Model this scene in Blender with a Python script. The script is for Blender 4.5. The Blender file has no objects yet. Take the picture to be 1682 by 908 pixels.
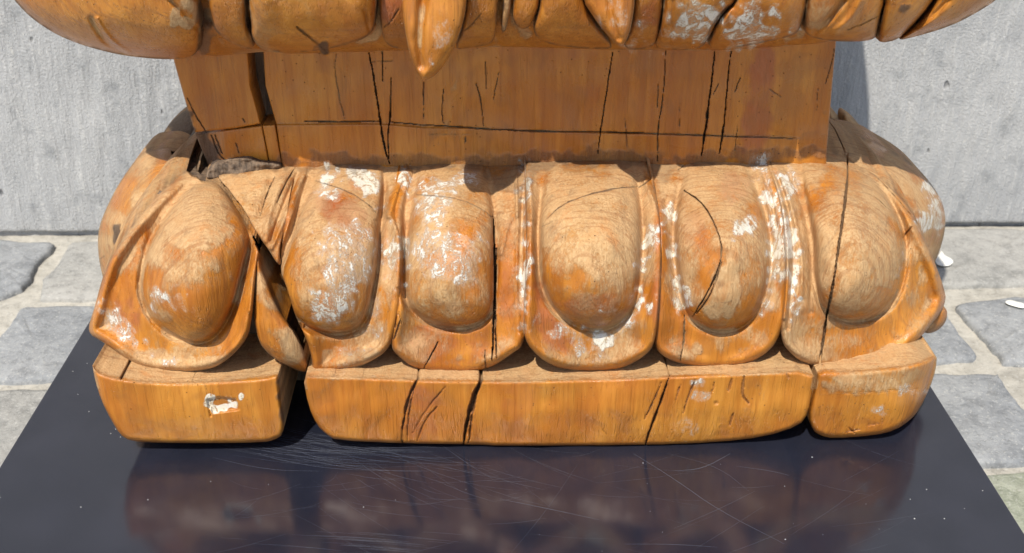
import bpy, math, random
import numpy as np
random.seed(7); RNG = np.random.RandomState(11)
scene = bpy.context.scene
COL = scene.collection
rad = math.radians

# ------------------------------------------------------------------ camera
F = 1800.0                                   # focal length in photo pixels
PITCH = math.atan(979 / F); YAW = rad(1.34)
fw = np.array([math.sin(YAW)*math.cos(PITCH), math.cos(YAW)*math.cos(PITCH), -math.sin(PITCH)])
rt = np.array([math.cos(YAW), -math.sin(YAW), 0.0])
upv = np.cross(rt, fw)
CAM = np.array([-0.01611, -0.83700, 0.64950])
cam = bpy.data.cameras.new('camera'); camo = bpy.data.objects.new('camera', cam); COL.objects.link(camo)
from mathutils import Matrix, Vector
camo.matrix_world = Matrix([[rt[0], upv[0], -fw[0], CAM[0]], [rt[1], upv[1], -fw[1], CAM[1]],
                            [rt[2], upv[2], -fw[2], CAM[2]], [0, 0, 0, 1]])
cam.sensor_width = 36; cam.lens = 36*F/1682; cam.clip_start = 0.02; cam.clip_end = 500
cam.dof.use_dof = True; cam.dof.focus_distance = 0.97; cam.dof.aperture_fstop = 11.0
scene.camera = camo

# ------------------------------------------------------------------ light
SUN_EL = 55.0; SUN_AZ = 21.0     # azimuth: sun stands behind the photographer, to the left
world = bpy.data.worlds.new('World'); scene.world = world; world.use_nodes = True
wn = world.node_tree; sky = wn.nodes.new('ShaderNodeTexSky'); sky.sky_type = 'NISHITA'; sky.sun_disc = False
sky.sun_elevation = rad(SUN_EL); sky.sun_rotation = rad(180 + SUN_AZ)
wn.links.new(sky.outputs[0], wn.nodes['Background'].inputs[0]); wn.nodes['Background'].inputs[1].default_value = 0.14
sun = bpy.data.lights.new('sun', 'SUN'); sun.energy = 4.8; sun.angle = rad(0.5); sun.color = (1.0, 0.945, 0.85)
suno = bpy.data.objects.new('sun', sun); COL.objects.link(suno)
ldir = Vector((math.sin(rad(SUN_AZ))*math.cos(rad(SUN_EL)), math.cos(rad(SUN_AZ))*math.cos(rad(SUN_EL)), -math.sin(rad(SUN_EL))))
suno.rotation_euler = ldir.to_track_quat('-Z', 'Y').to_euler(); suno.location = (-1, -2, 3)
vs = scene.view_settings; vs.view_transform = 'Standard'; vs.look = 'None'; vs.gamma = 1; vs.exposure = 0.17

# ------------------------------------------------------------------ survey: photo measurements -> points in the place
def rays(px, py):
    px = np.asarray(px, float); py = np.asarray(py, float)
    return fw + rt*((px-841)/F)[..., None] + upv*((454-py)/F)[..., None]
def on_plane(px, py, axis, val):
    r = rays(px, py); t = (val-CAM[axis])/r[..., axis]
    return CAM + r*t[..., None]
def scaled(s, ox, oy):
    return lambda *pts: [(ox + x/s, oy + y/s) for x, y in pts]
Z4 = scaled(2.215, 100, 230); Z5 = scaled(2.271, 420, 240); Z6 = scaled(2.27, 820, 240); Z7 = scaled(1.565, 1220, 180)
U1 = scaled(4.005, 280, 0); U2 = scaled(4.005, 640, 0); U3 = scaled(4.005, 1000, 0); U4 = scaled(3.492, 1300, 0)
PL = scaled(2.1025, 100, 520); PR = scaled(1.951, 820, 540); N5 = scaled(3.243, 230, 160)
N2 = scaled(2.27, 500, 0); N3 = scaled(2.27, 1000, 0)

def smooth_closed(p, n=2):
    p = np.array(p, float)
    for _ in range(n):
        q = np.roll(p, -1, 0)
        p = np.stack([p*.75+q*.25, p*.25+q*.75], 1).reshape(-1, 2)
    return p
def smooth_open(p, n=2, jit=0.0):
    p = np.array(p, float)
    for _ in range(n):
        a, b = p[:-1], p[1:]
        m = np.stack([a*.75+b*.25, a*.25+b*.75], 1).reshape(-1, 2)
        p = np.concatenate([p[:1], m, p[-1:]])
        if jit: p[1:-1] += RNG.randn(len(p)-2, 2)*jit
    return p
def seg_dist(P, A, B):
    """distance of points P (N,2) to segments A->B, with parameter of closest"""
    best = np.full(len(P), 1e9); near = np.zeros((len(P), 2))
    for a, b in zip(A, B):
        d = b-a; L = max((d**2).sum(), 1e-12)
        t = np.clip(((P-a) @ d)/L, 0, 1); c = a + t[:, None]*d
        q = ((P-c)**2).sum(1); k = q < best
        best[k] = q[k]; near[k] = c[k]
    return np.sqrt(best), near
def inside(P, V):
    x, y = P[:, 0], P[:, 1]; r = np.zeros(len(P), bool)
    for (x0, y0), (x1, y1) in zip(V, np.roll(V, -1, 0)):
        if y0 == y1: continue
        c = ((y0 > y) != (y1 > y)) & (x < (x1-x0)*(y-y0)/(y1-y0)+x0)
        r ^= c
    return r
def sdf(P, V):
    d, n = seg_dist(P, V, np.roll(V, -1, 0))
    return np.where(inside(P, V), d, -d), n
def blur(a, s):
    k = np.arange(-int(3*s)-1, int(3*s)+2); w = np.exp(-k**2/(2.*s*s)); w /= w.sum(); m = len(k)//2
    b = np.pad(a, m, mode='edge')
    b = np.apply_along_axis(lambda r: np.convolve(r, w, 'valid'), 0, b)
    return np.apply_along_axis(lambda r: np.convolve(r, w, 'valid'), 1, b)
def sstep(a, b, x):
    t = np.clip((x-a)/(b-a), 0, 1); return t*t*(3-2*t)
# one big smooth noise table, sampled per photo position, so neighbouring parts get different relief
def noise_tab(s, seed, n=700):
    r = np.random.RandomState(seed); a = r.randn(n, n)
    f = np.fft.fft2(a); k = np.fft.fftfreq(n); g = np.exp(-2*(math.pi*s)**2*(k[:, None]**2+k[None, :]**2))
    a = np.real(np.fft.ifft2(f*g)); return a/a.std()
NT = {s: noise_tab(s, 100+int(s*10)) for s in (1.6, 4, 11, 28)}
def noise(P, s, ox=0, oy=0, sx=1.0, sy=1.0):
    T = NT[s]; n = T.shape[0]
    x = (P[:, 0]*sx+ox) % n; y = (P[:, 1]*sy+oy) % n
    i = x.astype(int); j = y.astype(int); fx = x-i; fy = y-j; i2 = (i+1) % n; j2 = (j+1) % n
    return (T[i, j]*(1-fx)*(1-fy)+T[i2, j]*fx*(1-fy)+T[i, j2]*(1-fx)*fy+T[i2, j2]*fx*fy)

# ------------------------------------------------------------------ base surfaces:  y = Y(x, z)-like sheets written as height g(x, w) along a direction
class Sheet:
    def __init__(s, elev, prof, k=0.0, x0=0.3, dy=0.0, kx=0.0, cap=9.0):
        s.cap = cap
        s.e = rad(elev); c, q = math.cos(s.e), math.sin(s.e); s.c, s.s = c, q
        p = np.array(prof, float)
        w = p[:, 0]*q + p[:, 1]*c; g = -p[:, 0]*c + p[:, 1]*q
        o = np.argsort(w); w, g = w[o], g[o]
        wi = np.linspace(w[0], w[-1], 400); gi = np.interp(wi, w, g)
        kk = np.exp(-np.linspace(-2.2, 2.2, 41)**2); kk /= kk.sum()
        gi = np.convolve(np.pad(gi, 20, mode='reflect', reflect_type='odd'), kk, 'valid')
        s.wi, s.gi = wi, gi; s.k, s.x0, s.dy, s.kx = k, x0, dy, kx
    def G(s, x, w):
        r = s.dy + np.minimum(s.k*np.maximum(0, np.abs(x)-s.x0)**2, s.cap) + s.kx*x
        return np.interp(w, s.wi, s.gi) - r*s.c
    def place(s, P, H):
        r = rays(P[:, 0], P[:, 1])
        def err(t):
            X = CAM + r*t[:, None]
            return (-X[:, 1]*s.c + X[:, 2]*s.s) - (s.G(X[:, 0], X[:, 1]*s.s + X[:, 2]*s.c) + H)      # >0: still in front of the surface
        ts = np.linspace(.6, 1.75, 90); lo = np.full(len(P), ts[0]); found = np.zeros(len(P), bool); best = np.full(len(P), 9.); tb = lo.copy()
        hi = lo.copy(); prev = ts[0]
        for t1 in ts:
            e = err(np.full(len(P), t1)); new = (e <= 0) & ~found; lo[new] = prev; hi[new] = t1; found |= new
            bb = (np.abs(e) < best) & ~found; best[bb] = np.abs(e)[bb]; tb[bb] = t1; prev = t1
        for _ in range(18):
            m = (lo+hi)/2; e = err(m) > 0; lo = np.where(e, m, lo); hi = np.where(e, hi, m)
        t = np.where(found, (lo+hi)/2, tb)
        if (~found).any(): print('unplaced', int((~found).sum()), 'of', len(P))
        return CAM + r*t[:, None]

LOW = Sheet(30, [(0.060,.03), (0.042,.07), (0.024,.09), (0.022,.11), (0.020,.14), (0.024,.17), (0.037,.20), (0.060,.224), (0.09,.240), (0.13,.250), (0.25,.255), (.6,.26)], k=3.2, x0=.25)
NECK = Sheet(0, [(.128,.15), (.124,.25), (.120,.45)])
PLI = Sheet(0, [(0.012,-.02), (0.004,.02), (0.0,.05), (0.0,.2)], k=15, x0=.36, cap=.035)
UP = Sheet(18, [(.12,.345)] + [(.088-.088*math.cos(rad(t)), .460+.088*math.sin(rad(t))) for t in range(-75, 41, 5)] + [(.05,.57), (.09,.63), (.14,.70)], k=1.2, x0=.15)

# ------------------------------------------------------------------ wear: outlines of paint, grime, painted shade, bare and red patches on the carving
PAINT = [  # (outline, strength)
 (Z5((250,110),(330,70),(470,85),(478,150),(455,215),(420,200),(400,150),(340,120),(250,145)), .95),
 (Z5((240,150),(300,150),(310,185),(250,190)), .8),
 (Z5((235,310),(300,280),(410,290),(440,330),(430,470),(380,600),(340,640),(230,660),(190,600),(240,500),(230,400)), .62),
 (Z5((200,520),(350,520),(330,640),(220,650)), .8),
 (Z5((620,100),(800,85),(850,140),(740,160),(700,240),(690,300),(600,310),(590,230),(600,150)), .74),
 (Z5((580,310),(700,300),(810,310),(865,370),(860,430),(800,520),(700,540),(610,490)), .64),
 (Z5((480,250),(530,270),(540,380),(525,520),(480,520),(485,400)), .85),
 (Z5((520,90),(575,80),(560,180),(510,250),(495,200)), .85),
 (Z5((330,760),(400,740),(430,660),(470,540),(460,680),(410,790),(310,795)), .55),
 (Z5((440,330),(465,330),(440,560),(415,620)), .5),
 (Z5((980,330),(1000,330),(1020,680),(995,700),(985,500)), .75),
 (Z6((78,240),(112,240),(108,700),(92,690),(88,450)), .7),
 (Z6((528,290),(575,310),(565,470),(535,580),(505,600),(520,480)), .95),
 (Z6((200,700),(290,770),(400,790),(410,690),(510,640),(520,600),(470,680),(380,720),(260,660),(220,640)), .62),
 (Z6((340,690),(420,690),(400,750),(350,740)), .9),
 (Z6((330,600),(420,595),(420,640),(330,640)), .5),
 (Z6((640,210),(660,210),(650,330),(675,480),(690,600),(655,590),(630,400)), .9),
 (Z6((875,270),(920,240),(960,290),(930,340),(870,345)), .9),
 (Z6((980,175),(1030,180),(1050,300),(1020,420),(1000,250)), .9),
 (Z6((1010,330),(1060,350),(1050,500),(1010,600),(970,610),(1010,480)), .7),
 (Z6((1060,190),(1085,250),(1120,400),(1110,600),(1075,690),(1085,450)), .85),
 (Z6((930,40),(1010,40),(1050,150),(1000,170)), .65),
 (Z7((60,130),(85,160),(110,260),(118,400),(100,420),(85,260)), .7),
 (Z7((105,130),(145,150),(150,230),(130,220)), .65),
 (Z7((470,180),(505,210),(520,290),(495,330),(470,320),(440,270),(480,260)), .85),
 (Z7((440,250),(480,265),(500,330),(470,330)), .8),
 (Z7((405,360),(420,360),(420,410),(408,410)), .75),
 (Z7((400,700),(460,700),(470,740),(400,740)), .62),
 (Z7((320,765),(375,765),(370,785),(320,785)), .5),
 (Z4((140,560),(180,600),(260,680),(310,760),(270,770),(190,700),(135,640)), .68),
 (Z4((320,500),(400,630),(380,650),(330,590),(310,520)), .75),
 (Z4((400,560),(450,570),(440,610),(400,600)), .6),
 (Z4((340,790),(420,800),(420,830),(340,820)), .6),
 (U3((420,0),(830,0),(660,150),(600,290),(420,290),(430,120)), .80),
 (U3((380,0),(425,0),(410,200),(390,290),(330,290),(350,150)), .7),
 (U3((860,20),(1130,0),(1150,90),(1020,160),(1220,190),(1200,240),(900,290),(720,300),(760,200),(820,120)), .74),
 (U3((190,60),(300,60),(270,200),(180,230)), .5),
 (U3((150,270),(300,265),(300,310),(140,315)), .6),
 (U2((1280,0),(1370,90),(1450,200),(1420,200),(1330,100)), .6),
 (U2((1400,0),(1600,0),(1590,150),(1500,250),(1440,130)), .48),
 (U2((1500,270),(1560,240),(1560,300),(1510,305)), .7),
 (U2((300,140),(360,120),(440,160),(400,260),(280,400),(240,420)), .42),
 (PL((505,290),(600,285),(615,325),(520,335)), 1.0),
 (Z6((88,60),(100,60),(104,700),(90,700)), .9), (Z6((1058,120),(1075,120),(1112,400),(1098,620),(1085,620),(1095,400)), .95), (Z6((1015,150),(1030,170),(1052,330),(1045,500),(1030,500),(1038,330)), .9),
 (Z5((560,100),(578,100),(562,300),(572,520),(556,520),(548,300)), .8), (Z6((632,230),(648,230),(662,400),(690,600),(672,600),(650,420)), .95), (Z6((540,300),(556,300),(552,480),(520,590),(505,590),(536,470)), .9),(PL((900,170),(1200,165),(1210,195),(880,205)), .5),
 (PR((600,160),(660,170),(670,250),(640,250),(615,210)), .75),
 (PR((560,280),(640,280),(640,340),(580,350)), .45),
]
RED = [(Z5((210,180),(370,180),(430,250),(400,310),(300,300),(220,240)), .9), (Z5((340,120),(410,130),(400,170),(340,150)), 1),
 (Z5((640,185),(665,185),(660,215),(640,210)), 1), (Z5((620,660),(900,640),(860,830),(600,820),(560,720)), .6),
 (Z6((820,100),(900,90),(940,160),(880,220),(810,170)), .8), (Z6((660,260),(760,240),(790,350),(700,400)), .5),
 (Z6((170,560),(520,560),(400,680),(260,640)), .6), (Z6((110,450),(170,520),(200,620),(300,790),(150,760)), .75),
 (Z4((200,560),(290,560),(290,700),(200,700)), .7), (Z4((320,190),(380,170),(330,290)), .5), (Z5((470,250),(500,260),(490,500),(470,500)), .8),
 (Z5((905,280),(975,260),(970,700),(905,780)), .45), (Z6((590,180),(610,200),(600,500),(580,740),(570,600)), .6),
 (U3((180,0),(350,0),(330,180),(200,160)), .8), (U1((1370,0),(1520,0),(1520,60),(1400,170)), .8), (PL((1190,240),(1330,240),(1300,430),(1180,430)), .55),
 (N2((960,180),(1130,190),(1110,400),(960,300)), .3), (N3((540,170),(640,170),(600,560),(480,560)), .7), (PR((0,170),(120,170),(100,370),(0,370)), .3)]
DIRT_SHADE = [([(436,262),(520,252),(640,255),(760,259),(900,247),(1000,246),(1100,257),(1250,241),(1356,240),(1356,262),(1100,275),(440,282)], .55),  # grime, mixed with shade painted into the colour
 (N5((240,0),(110,80),(180,230),(340,440),(400,440),(430,400),(370,380),(440,330),(370,190),(290,180)), .95),
 (N5((370,360),(430,320),(660,330),(640,375),(440,420)), .85), (N5((170,150),(260,60),(300,190),(190,230)), .7),
 (Z5((840,40),(980,50),(970,150),(850,140)), .5), (Z6((500,30),(700,30),(640,140),(600,140)), .4),  # shadows of the hanging tips, painted on the petals
 (Z4((185,310),(225,300),(230,340),(195,395),(185,360)), 1.0), (PL((755,165),(835,200),(850,345),(800,395),(755,420)), .85),  # the last one paints the shaded side face at the plinth gap
 (U1((190,0),(270,0),(270,330),(180,340),(180,160)), .75), (U1((970,290),(1000,290),(1030,345),(1000,330)), 1),
 (U4((630,50),(670,38),(680,55),(640,70)), .9), (U1((105,380),(118,380),(118,384),(105,384)), .3),
 (PL((130,110),(190,120),(230,160),(210,215),(160,190)), .35), (N3((800,400),(1000,560),(860,570),(800,500)), .45),  # the last one paints the shadow over the right side petal
 (Z6((640,740),(690,640),(680,800)), .3), (PL((600,90),(760,100),(700,180),(560,185)), .5), (PL((1000,100),(1170,110),(1100,150),(960,185)), .4),
 (N2((650,570),(900,570),(840,690),(780,720),(690,700)), .45)]  # painted shadow of the long petal tip
TAN = [(U1((0,30),(60,60),(190,200),(100,210),(0,130)), 1.0), (U1((20,0),(180,0),(190,150),(100,80)), .8), (N5((410,440),(640,360),(730,420),(620,620)), .7),
 (Z4((310,200),(520,150),(640,300),(560,420),(380,400)), .8), (Z6((850,370),(920,400),(900,620),(780,640),(730,620),(800,500)), .9), (Z7((250,200),(400,260),(410,450),(300,500),(230,450)), .7),
 (Z6((160,50),(480,50),(520,400),(330,440),(180,400)), .55), (Z6((690,60),(960,100),(980,240),(700,260)), .5), (PR((1020,135),(1390,100),(1360,200),(1020,220)), .6), (PL((110,90),(760,150),(720,210),(200,215)), .8),
 (U3((1180,0),(1290,0),(1250,200),(1150,180)), .3), (U4((80,0),(300,0),(200,150),(60,180)), .5), (U4((850,100),(1130,20),(900,170),(620,230)), .35), (N2((530,290),(580,290),(560,450),(520,450)), .5), (N2((600,450),(560,480),(400,470),(330,500),(340,570),(600,560)), .2)]
def patch_value(P, lst, soft, wob=3.0):
    v = np.zeros(len(P)); lo = P.min(0)-20; hi = P.max(0)+20
    for poly, s in lst:
        V = smooth_closed(poly, 1)
        if (V.max(0) < lo).any() or (V.min(0) > hi).any(): continue
        d, _ = sdf(P, V); d = d + wob*noise(P, 4) + wob*.8*noise(P, 11, 50, 90)
        v = np.maximum(v, s*(sstep(-soft, soft, d) if s < .99 else sstep(-3, 3, d)))
    return v

# cracks: (part kinds, polyline, half width px, depth m, painted shade)
CR = [
 ('low', Z4((700,350),(735,405),(765,470),(788,550),(818,630),(852,690),(890,765)), 7.5, .05, 1), ('low', N5((170,290),(235,345),(290,400),(345,440)), 6.5, .03, 1), ('low', N5((520,555),(600,700),(680,830)), 3.6, .03, 1),
 ('low', N5((410,430),(520,560),(590,690),(640,760),(700,900)), 2.2, .018, 1),
 ('low', Z5((225,130),(340,165),(420,215),(450,250)), 1.5, .003, .9), ('low', Z5((600,180),(740,190),(840,230),(885,270)), 1.4, .0025, .8),
 ('low', Z5((885,260),(892,400),(890,520),(888,640),(880,800)), 2.6, .02, 1), ('low', Z5((898,380),(895,480),(893,640),(898,790)), 2.0, .012, .8), ('low', Z5((540,650),(515,720)), 1.3, .004, .8),
 ('low', Z5((680,730),(650,790),(625,830)), 1.5, .006, 1), ('low', Z5((855,760),(860,850)), 1.4, .006, .8), ('low', Z5((545,660),(530,610),(520,680)), 1.2, .003, .6),
 ('low', Z6((180,270),(230,220),(330,180),(430,158),(520,150)), 1.4, .003, .9), ('low', Z6((520,155),(570,120)), 1.3, .003, .8),
 ('low', Z6((690,165),(760,210),(810,300),(835,385),(815,470),(770,560),(720,635)), 2.0, .009, .9), ('low', Z6((830,430),(805,510),(780,570),(735,625)), 2.6, .006, .6),
 ('low', Z6((690,630),(690,720),(675,800)), 1.6, .008, .9), ('low', Z6((665,90),(720,45),(760,10)), 1.3, .004, .8), ('low', Z6((160,300),(200,280)), 1.2, .002, .6),
 ('low', Z7((262,40),(270,100),(268,200),(250,330),(232,450),(215,530),(200,640),(190,690)), 1.9, .018, 1), ('low', Z7((270,205),(330,215),(380,260)), 1.2, .002, .4),
 ('low', Z7((340,170),(400,230),(455,300)), 1.3, .002, .5), ('low', Z7((275,665),(280,650)), 2.0, .006, 1), ('low', Z7((410,330),(435,300)), 2.5, .003, .6),
 ('low', N5((640,630),(690,480),(720,420)), 1.5, .004, .7), ('low', N5((730,560),(790,430),(830,370)), 1.4, .004, .7),
 ('low', Z4((130,440),(160,420)), 1.2, .003, .6),
 ('neck', N2((0,452),(280,452)), 1.4, .006, .8), ('neck', N2((320,455),(400,462),(560,470),(700,482),(850,488),(1140,492),(1270,495)), 1.7, .006, .8), ('neck', N3((0,492),(350,503),(690,515)), 1.4, .004, .7),
 ('neck', N2((240,195),(262,300),(280,440),(300,560),(318,610)), 2.2, .012, 1), ('neck', N2((290,185),(292,300)), 1.6, .008, 1), ('neck', N2((322,290),(322,450),(310,480),(315,590)), 1.7, .01, 1),
 ('neck', N2((445,305),(444,440)), 1.1, .004, .8), ('neck', N2((640,310),(660,380),(668,470)), 1.3, .004, .8), ('neck', N2((675,230),(678,330)), 1, .003, .7), ('neck', N2((725,270),(705,370)), 1, .003, .7), ('neck', N2((520,330),(512,420),(520,460)), 1.6, .004, .8),
 ('neck', N2((1150,190),(1130,330),(1105,480),(1095,570)), 1.8, .008, 1), ('neck', N3((212,185),(205,350),(180,500),(182,600)), 1.2, .006, .9), ('neck', N3((185,310),(180,400)), 1.2, .003, .8),
 ('neck', N3((395,190),(380,330),(365,450),(345,580)), 2.4, .014, 1), ('neck', N3((455,190),(440,330),(430,450),(412,570)), 1.9, .012, 1), ('neck', N3((265,380),(262,480)), 1, .003, .5), ('neck', N3((490,290),(470,340)), 1.8, .003, .7), ('neck', N3((410,310),(390,350)), 1.5, .003, .7),
 ('neck', N3((840,180),(825,260),(808,310)), 1.2, .003, .7), ('neck', N3((780,330),(775,410)), 1, .002, .5), ('neck', N2((120,200),(112,260),(125,340),(150,440)), 1.2, .002, .5), ('neck', N2((600,510),(600,535)), 1.5, .003, .8),
 ('neck', N2((460,500),(620,500)), .8, .001, .2), ('neck', N2((250,230),(330,225)), .9, .0015, .6), ('neck', N5((250,0),(300,100),(350,180)), 1.3, .004, .9), ('neck', N5((400,200),(440,300)), 1.5, .004, .9), ('neck', N5((380,200),(430,320),(470,340)), 1.8, .004, .9), ('neck', N5((510,240),(530,300)), 1.4, .003, .8), ('neck', N5((545,110),(560,130)), 1.4, .003, .8), ('neck', N3((60,440),(70,570)), .9, .002, .6), ('neck', N3((480,470),(470,560)), .9, .002, .5), ('neck', N3((600,330),(640,360)), .9, .002, .5),
 ('pli', PL((1240,200),(1200,280),(1175,400),(1180,435)), 2.6, .007, .9), ('pli', PL((1222,240),(1200,330),(1195,430)), 1.6, .005, .8), ('pli', PL((1300,310),(1260,350),(1230,430)), 1.6, .004, .7), ('pli', PL((1330,240),(1260,320),(1215,400)), 1.4, .003, .6),
 ('pli', PL((1470,180),(1440,240),(1405,340),(1390,440)), 3.0, .013, 1), ('pli', PL((1445,230),(1420,330),(1408,435)), 1.6, .006, .8), ('pli', PL((220,190),(208,215)), 2.6, .008, 1),
 ('pli', PR((545,150),(515,240),(480,330),(468,372)), 2.2, .010, 1), ('pli', PR((520,170),(490,240),(465,290)), 1.6, .004, .8), ('pli', PR((580,180),(565,230)), 1.8, .003, .7), ('pli', PR((630,160),(600,230),(590,270)), 1.8, .004, .7), ('pli', PR((745,160),(735,200)), 1.6, .003, .6), ('pli', PR((785,150),(775,210),(800,240)), 2.0, .004, .7), ('pli', PR((750,270),(738,310)), 1.6, .003, .6), ('pli', PR((690,170),(680,210)), 1.5, .003, .6), ('pli', PR((690,240),(700,235)), 2.5, .002, .5), ('pli', PR((1110,330),(1160,320)), 1.6, .003, .7), ('pli', PR((1120,315),(1140,335)), 1.6, .003, .7), ('pli', PR((1180,310),(1230,300)), 1.2, .002, .5), ('pli', PR((1030,210),(1200,205),(1340,190)), .9, .001, .4), ('pli', PL((490,220),(520,300)), .9, .001, .4), ('pli', PR((545,100),(545,150)), 1.4, .004, .8), ('pli', PR((920,140),(930,160)), 1.4, .002, .5), ('pli', PR((330,320),(345,335)), 1.2, .002, .5),
 ('up', U1((830,175),(920,250),(1000,310),(1030,345)), 2.4, .006, .5), ('up', U1((1100,300),(1250,255),(1310,215)), 1.4, .003, .6), ('up', U1((1500,60),(1450,140),(1400,180)), 1.3, .003, .8), ('up', U1((210,160),(200,290),(180,330)), 1.5, .004, .8),
 ('up', U4((540,0),(515,70),(495,160),(485,232)), 1.8, .012, 1), ('up', U4((500,90),(420,130),(320,170)), 1.1, .002, .6), ('up', U3((840,10),(760,60),(690,150),(640,250),(600,300)), 1.6, .003, .7), ('up', U2((600,90),(520,180),(490,200)), 1.2, .002, .6),
]
# soft ridges and furrows: (part kinds, polyline, sigma px, height m)
RI = [
 ('low', N5((800,370),(740,470),(680,640),(670,760)), 6, .006), ('low', N5((900,350),(860,430),(790,600),(700,800)), 4.5, .006), ('low', N5((840,400),(770,560),(700,760)), 4, -.007), ('low', N5((700,430),(640,620)), 6, -.004),
 ('low', Z5((195,120),(150,250),(110,360),(90,440)), 4, -.006), ('low', Z5((475,100),(485,180),(470,260)), 4, -.006), ('low', Z5((560,90),(520,180),(495,260)), 5, .006), ('low', Z5((590,100),(560,200),(550,320),(555,560)), 4.5, -.007),
 ('low', Z5((490,255),(520,280),(540,380),(530,520)), 4, .003), ('low', Z5((450,280),(470,420),(440,560)), 4, -.004), ('low', Z5((965,250),(940,290),(915,400)), 4, .003), ('low', Z5((970,60),(972,150),(975,260)), 3, .004), ('low', Z5((1000,150),(985,400),(990,690)), 4, -.006),
 ('low', Z6((65,150),(68,300),(62,600)), 3, .002), ('low', Z6((115,130),(120,270)), 4, .004), ('low', Z6((85,200),(90,500),(92,700)), 3.6, -.006), ('low', Z6((135,300),(145,520)), 5, -.002),
 ('low', Z6((545,130),(600,260),(604,420),(590,600),(578,730)), 4.5, .005), ('low', Z6((620,210),(640,400),(660,600)), 5, -.004), ('low', Z6((545,300),(550,420),(530,560)), 4, -.003),
 ('low', Z6((990,50),(1040,150),(1065,280),(1078,400),(1062,640)), 3.6, .006), ('low', Z6((950,50),(990,150),(1015,260)), 3.5, .003), ('low', Z6((1015,60),(1060,170),(1090,300),(1100,430),(1075,680)), 3.6, -.007), ('low', Z6((970,60),(1010,170),(1035,300)), 3, -.004),
 ('low', Z7((75,125),(115,210),(140,300),(155,400),(150,480)), 4, .005), ('low', Z7((95,125),(140,200),(165,300),(175,400),(175,520)), 4.5, -.006), ('low', Z7((105,300),(120,430),(105,560)), 3.5, .003),
 ('low', Z4((470,95),(370,170),(250,310),(150,500)), 5, .006), ('low', Z4((450,170),(350,270),(300,400)), 6, -.004), ('low', Z4((725,380),(705,480),(690,620)), 4, .006),
 ('low', Z7((215,112),(300,140),(370,185),(425,245),(470,330),(500,420)), 4.5, .006),
 ('up', U1((0,0),(60,70),(150,170),(185,190)), 4, -.006), ('up', scaled(4.947,0,0)((740,150),(790,250),(860,350),(1000,430)), 4, -.006), ('up', scaled(4.947,0,0)((790,150),(840,240),(930,350),(1060,430)), 3, .004),
 ('up', U1((1280,70),(1310,200)), 3, -.005), ('up', U1((500,0),(500,180),(540,290)), 3.5, -.006),
 ('up', U4((90,0),(60,130),(45,190)), 3, -.005), ('up', U4((300,0),(220,110),(130,190)), 5, -.009), ('up', U4((400,0),(340,110),(250,180)), 6, .006), ('up', U4((820,0),(740,110),(640,200)), 4, -.012), ('up', U4((900,0),(820,80),(720,160)), 4, -.004), ('up', U3((830,10),(780,100),(720,260)), 3, .004), ('up', U3((370,0),(340,190),(330,290)), 3, -.004), ('up', U3((420,0),(420,160),(400,290)), 3, -.003),
 ('tip', U2((235,-100),(200,150),(195,300),(212,430)), 8, -.009),('tip', U2((1440,-50),(1460,120),(1505,250)), 6, -.005),]

# ------------------------------------------------------------------ materials
def mat(name):
    m = bpy.data.materials.new(name); m.use_nodes = True; nt = m.node_tree
    return m, nt, nt.nodes['Principled BSDF']
def N(nt, t, **kw):
    n = nt.nodes.new(t)
    for k, v in kw.items():
        if k in ('operation', 'blend_type', 'data_type', 'attribute_name', 'noise_dimensions', 'feature', 'interpolation_type', 'wave_type', 'bands_direction', 'distance', 'layer_name', 'clamp'): setattr(n, k, v)
        else: n.inputs[k].default_value = v
    return n
def L(nt, a, b): nt.links.new(a, b)
def coords(nt, scale, rot=(0, 0, 0)):
    t = N(nt, 'ShaderNodeTexCoord'); m = N(nt, 'ShaderNodeMapping'); m.inputs['Scale'].default_value = scale; m.inputs['Rotation'].default_value = rot
    L(nt, t.outputs['Object'], m.inputs['Vector']); return m.outputs[0]
def noi(nt, vec, scale, detail=4, rough=.55, dist=0.0):
    n = N(nt, 'ShaderNodeTexNoise'); n.inputs['Scale'].default_value = scale; n.inputs['Detail'].default_value = detail
    n.inputs['Roughness'].default_value = rough; n.inputs['Distortion'].default_value = dist; L(nt, vec, n.inputs['Vector']); return n.outputs['Fac']
def ramp(nt, v, a, b, c0=0.0, c1=1.0):
    n = N(nt, 'ShaderNodeMapRange'); n.interpolation_type = 'SMOOTHSTEP'
    for k, x in (('From Min', a), ('From Max', b), ('To Min', c0), ('To Max', c1)): n.inputs[k].default_value = x
    L(nt, v, n.inputs['Value']); return n.outputs[0]
def mth(nt, op, a, b=None, clamp=False):
    n = N(nt, 'ShaderNodeMath', operation=op); n.use_clamp = clamp
    for i, x in enumerate((a, b)):
        if x is None: continue
        if isinstance(x, (int, float)): n.inputs[i].default_value = x
        else: L(nt, x, n.inputs[i])
    return n.outputs[0]
def mixc(nt, f, a, b, blend='MIX'):
    n = N(nt, 'ShaderNodeMix', data_type='RGBA', blend_type=blend)
    for i, x in ((0, f), (6, a), (7, b)):
        if isinstance(x, (int, float)): n.inputs[i].default_value = x
        elif isinstance(x, tuple): n.inputs[i].default_value = (*x, 1)
        else: L(nt, x, n.inputs[i])
    return n.outputs[2]

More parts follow.
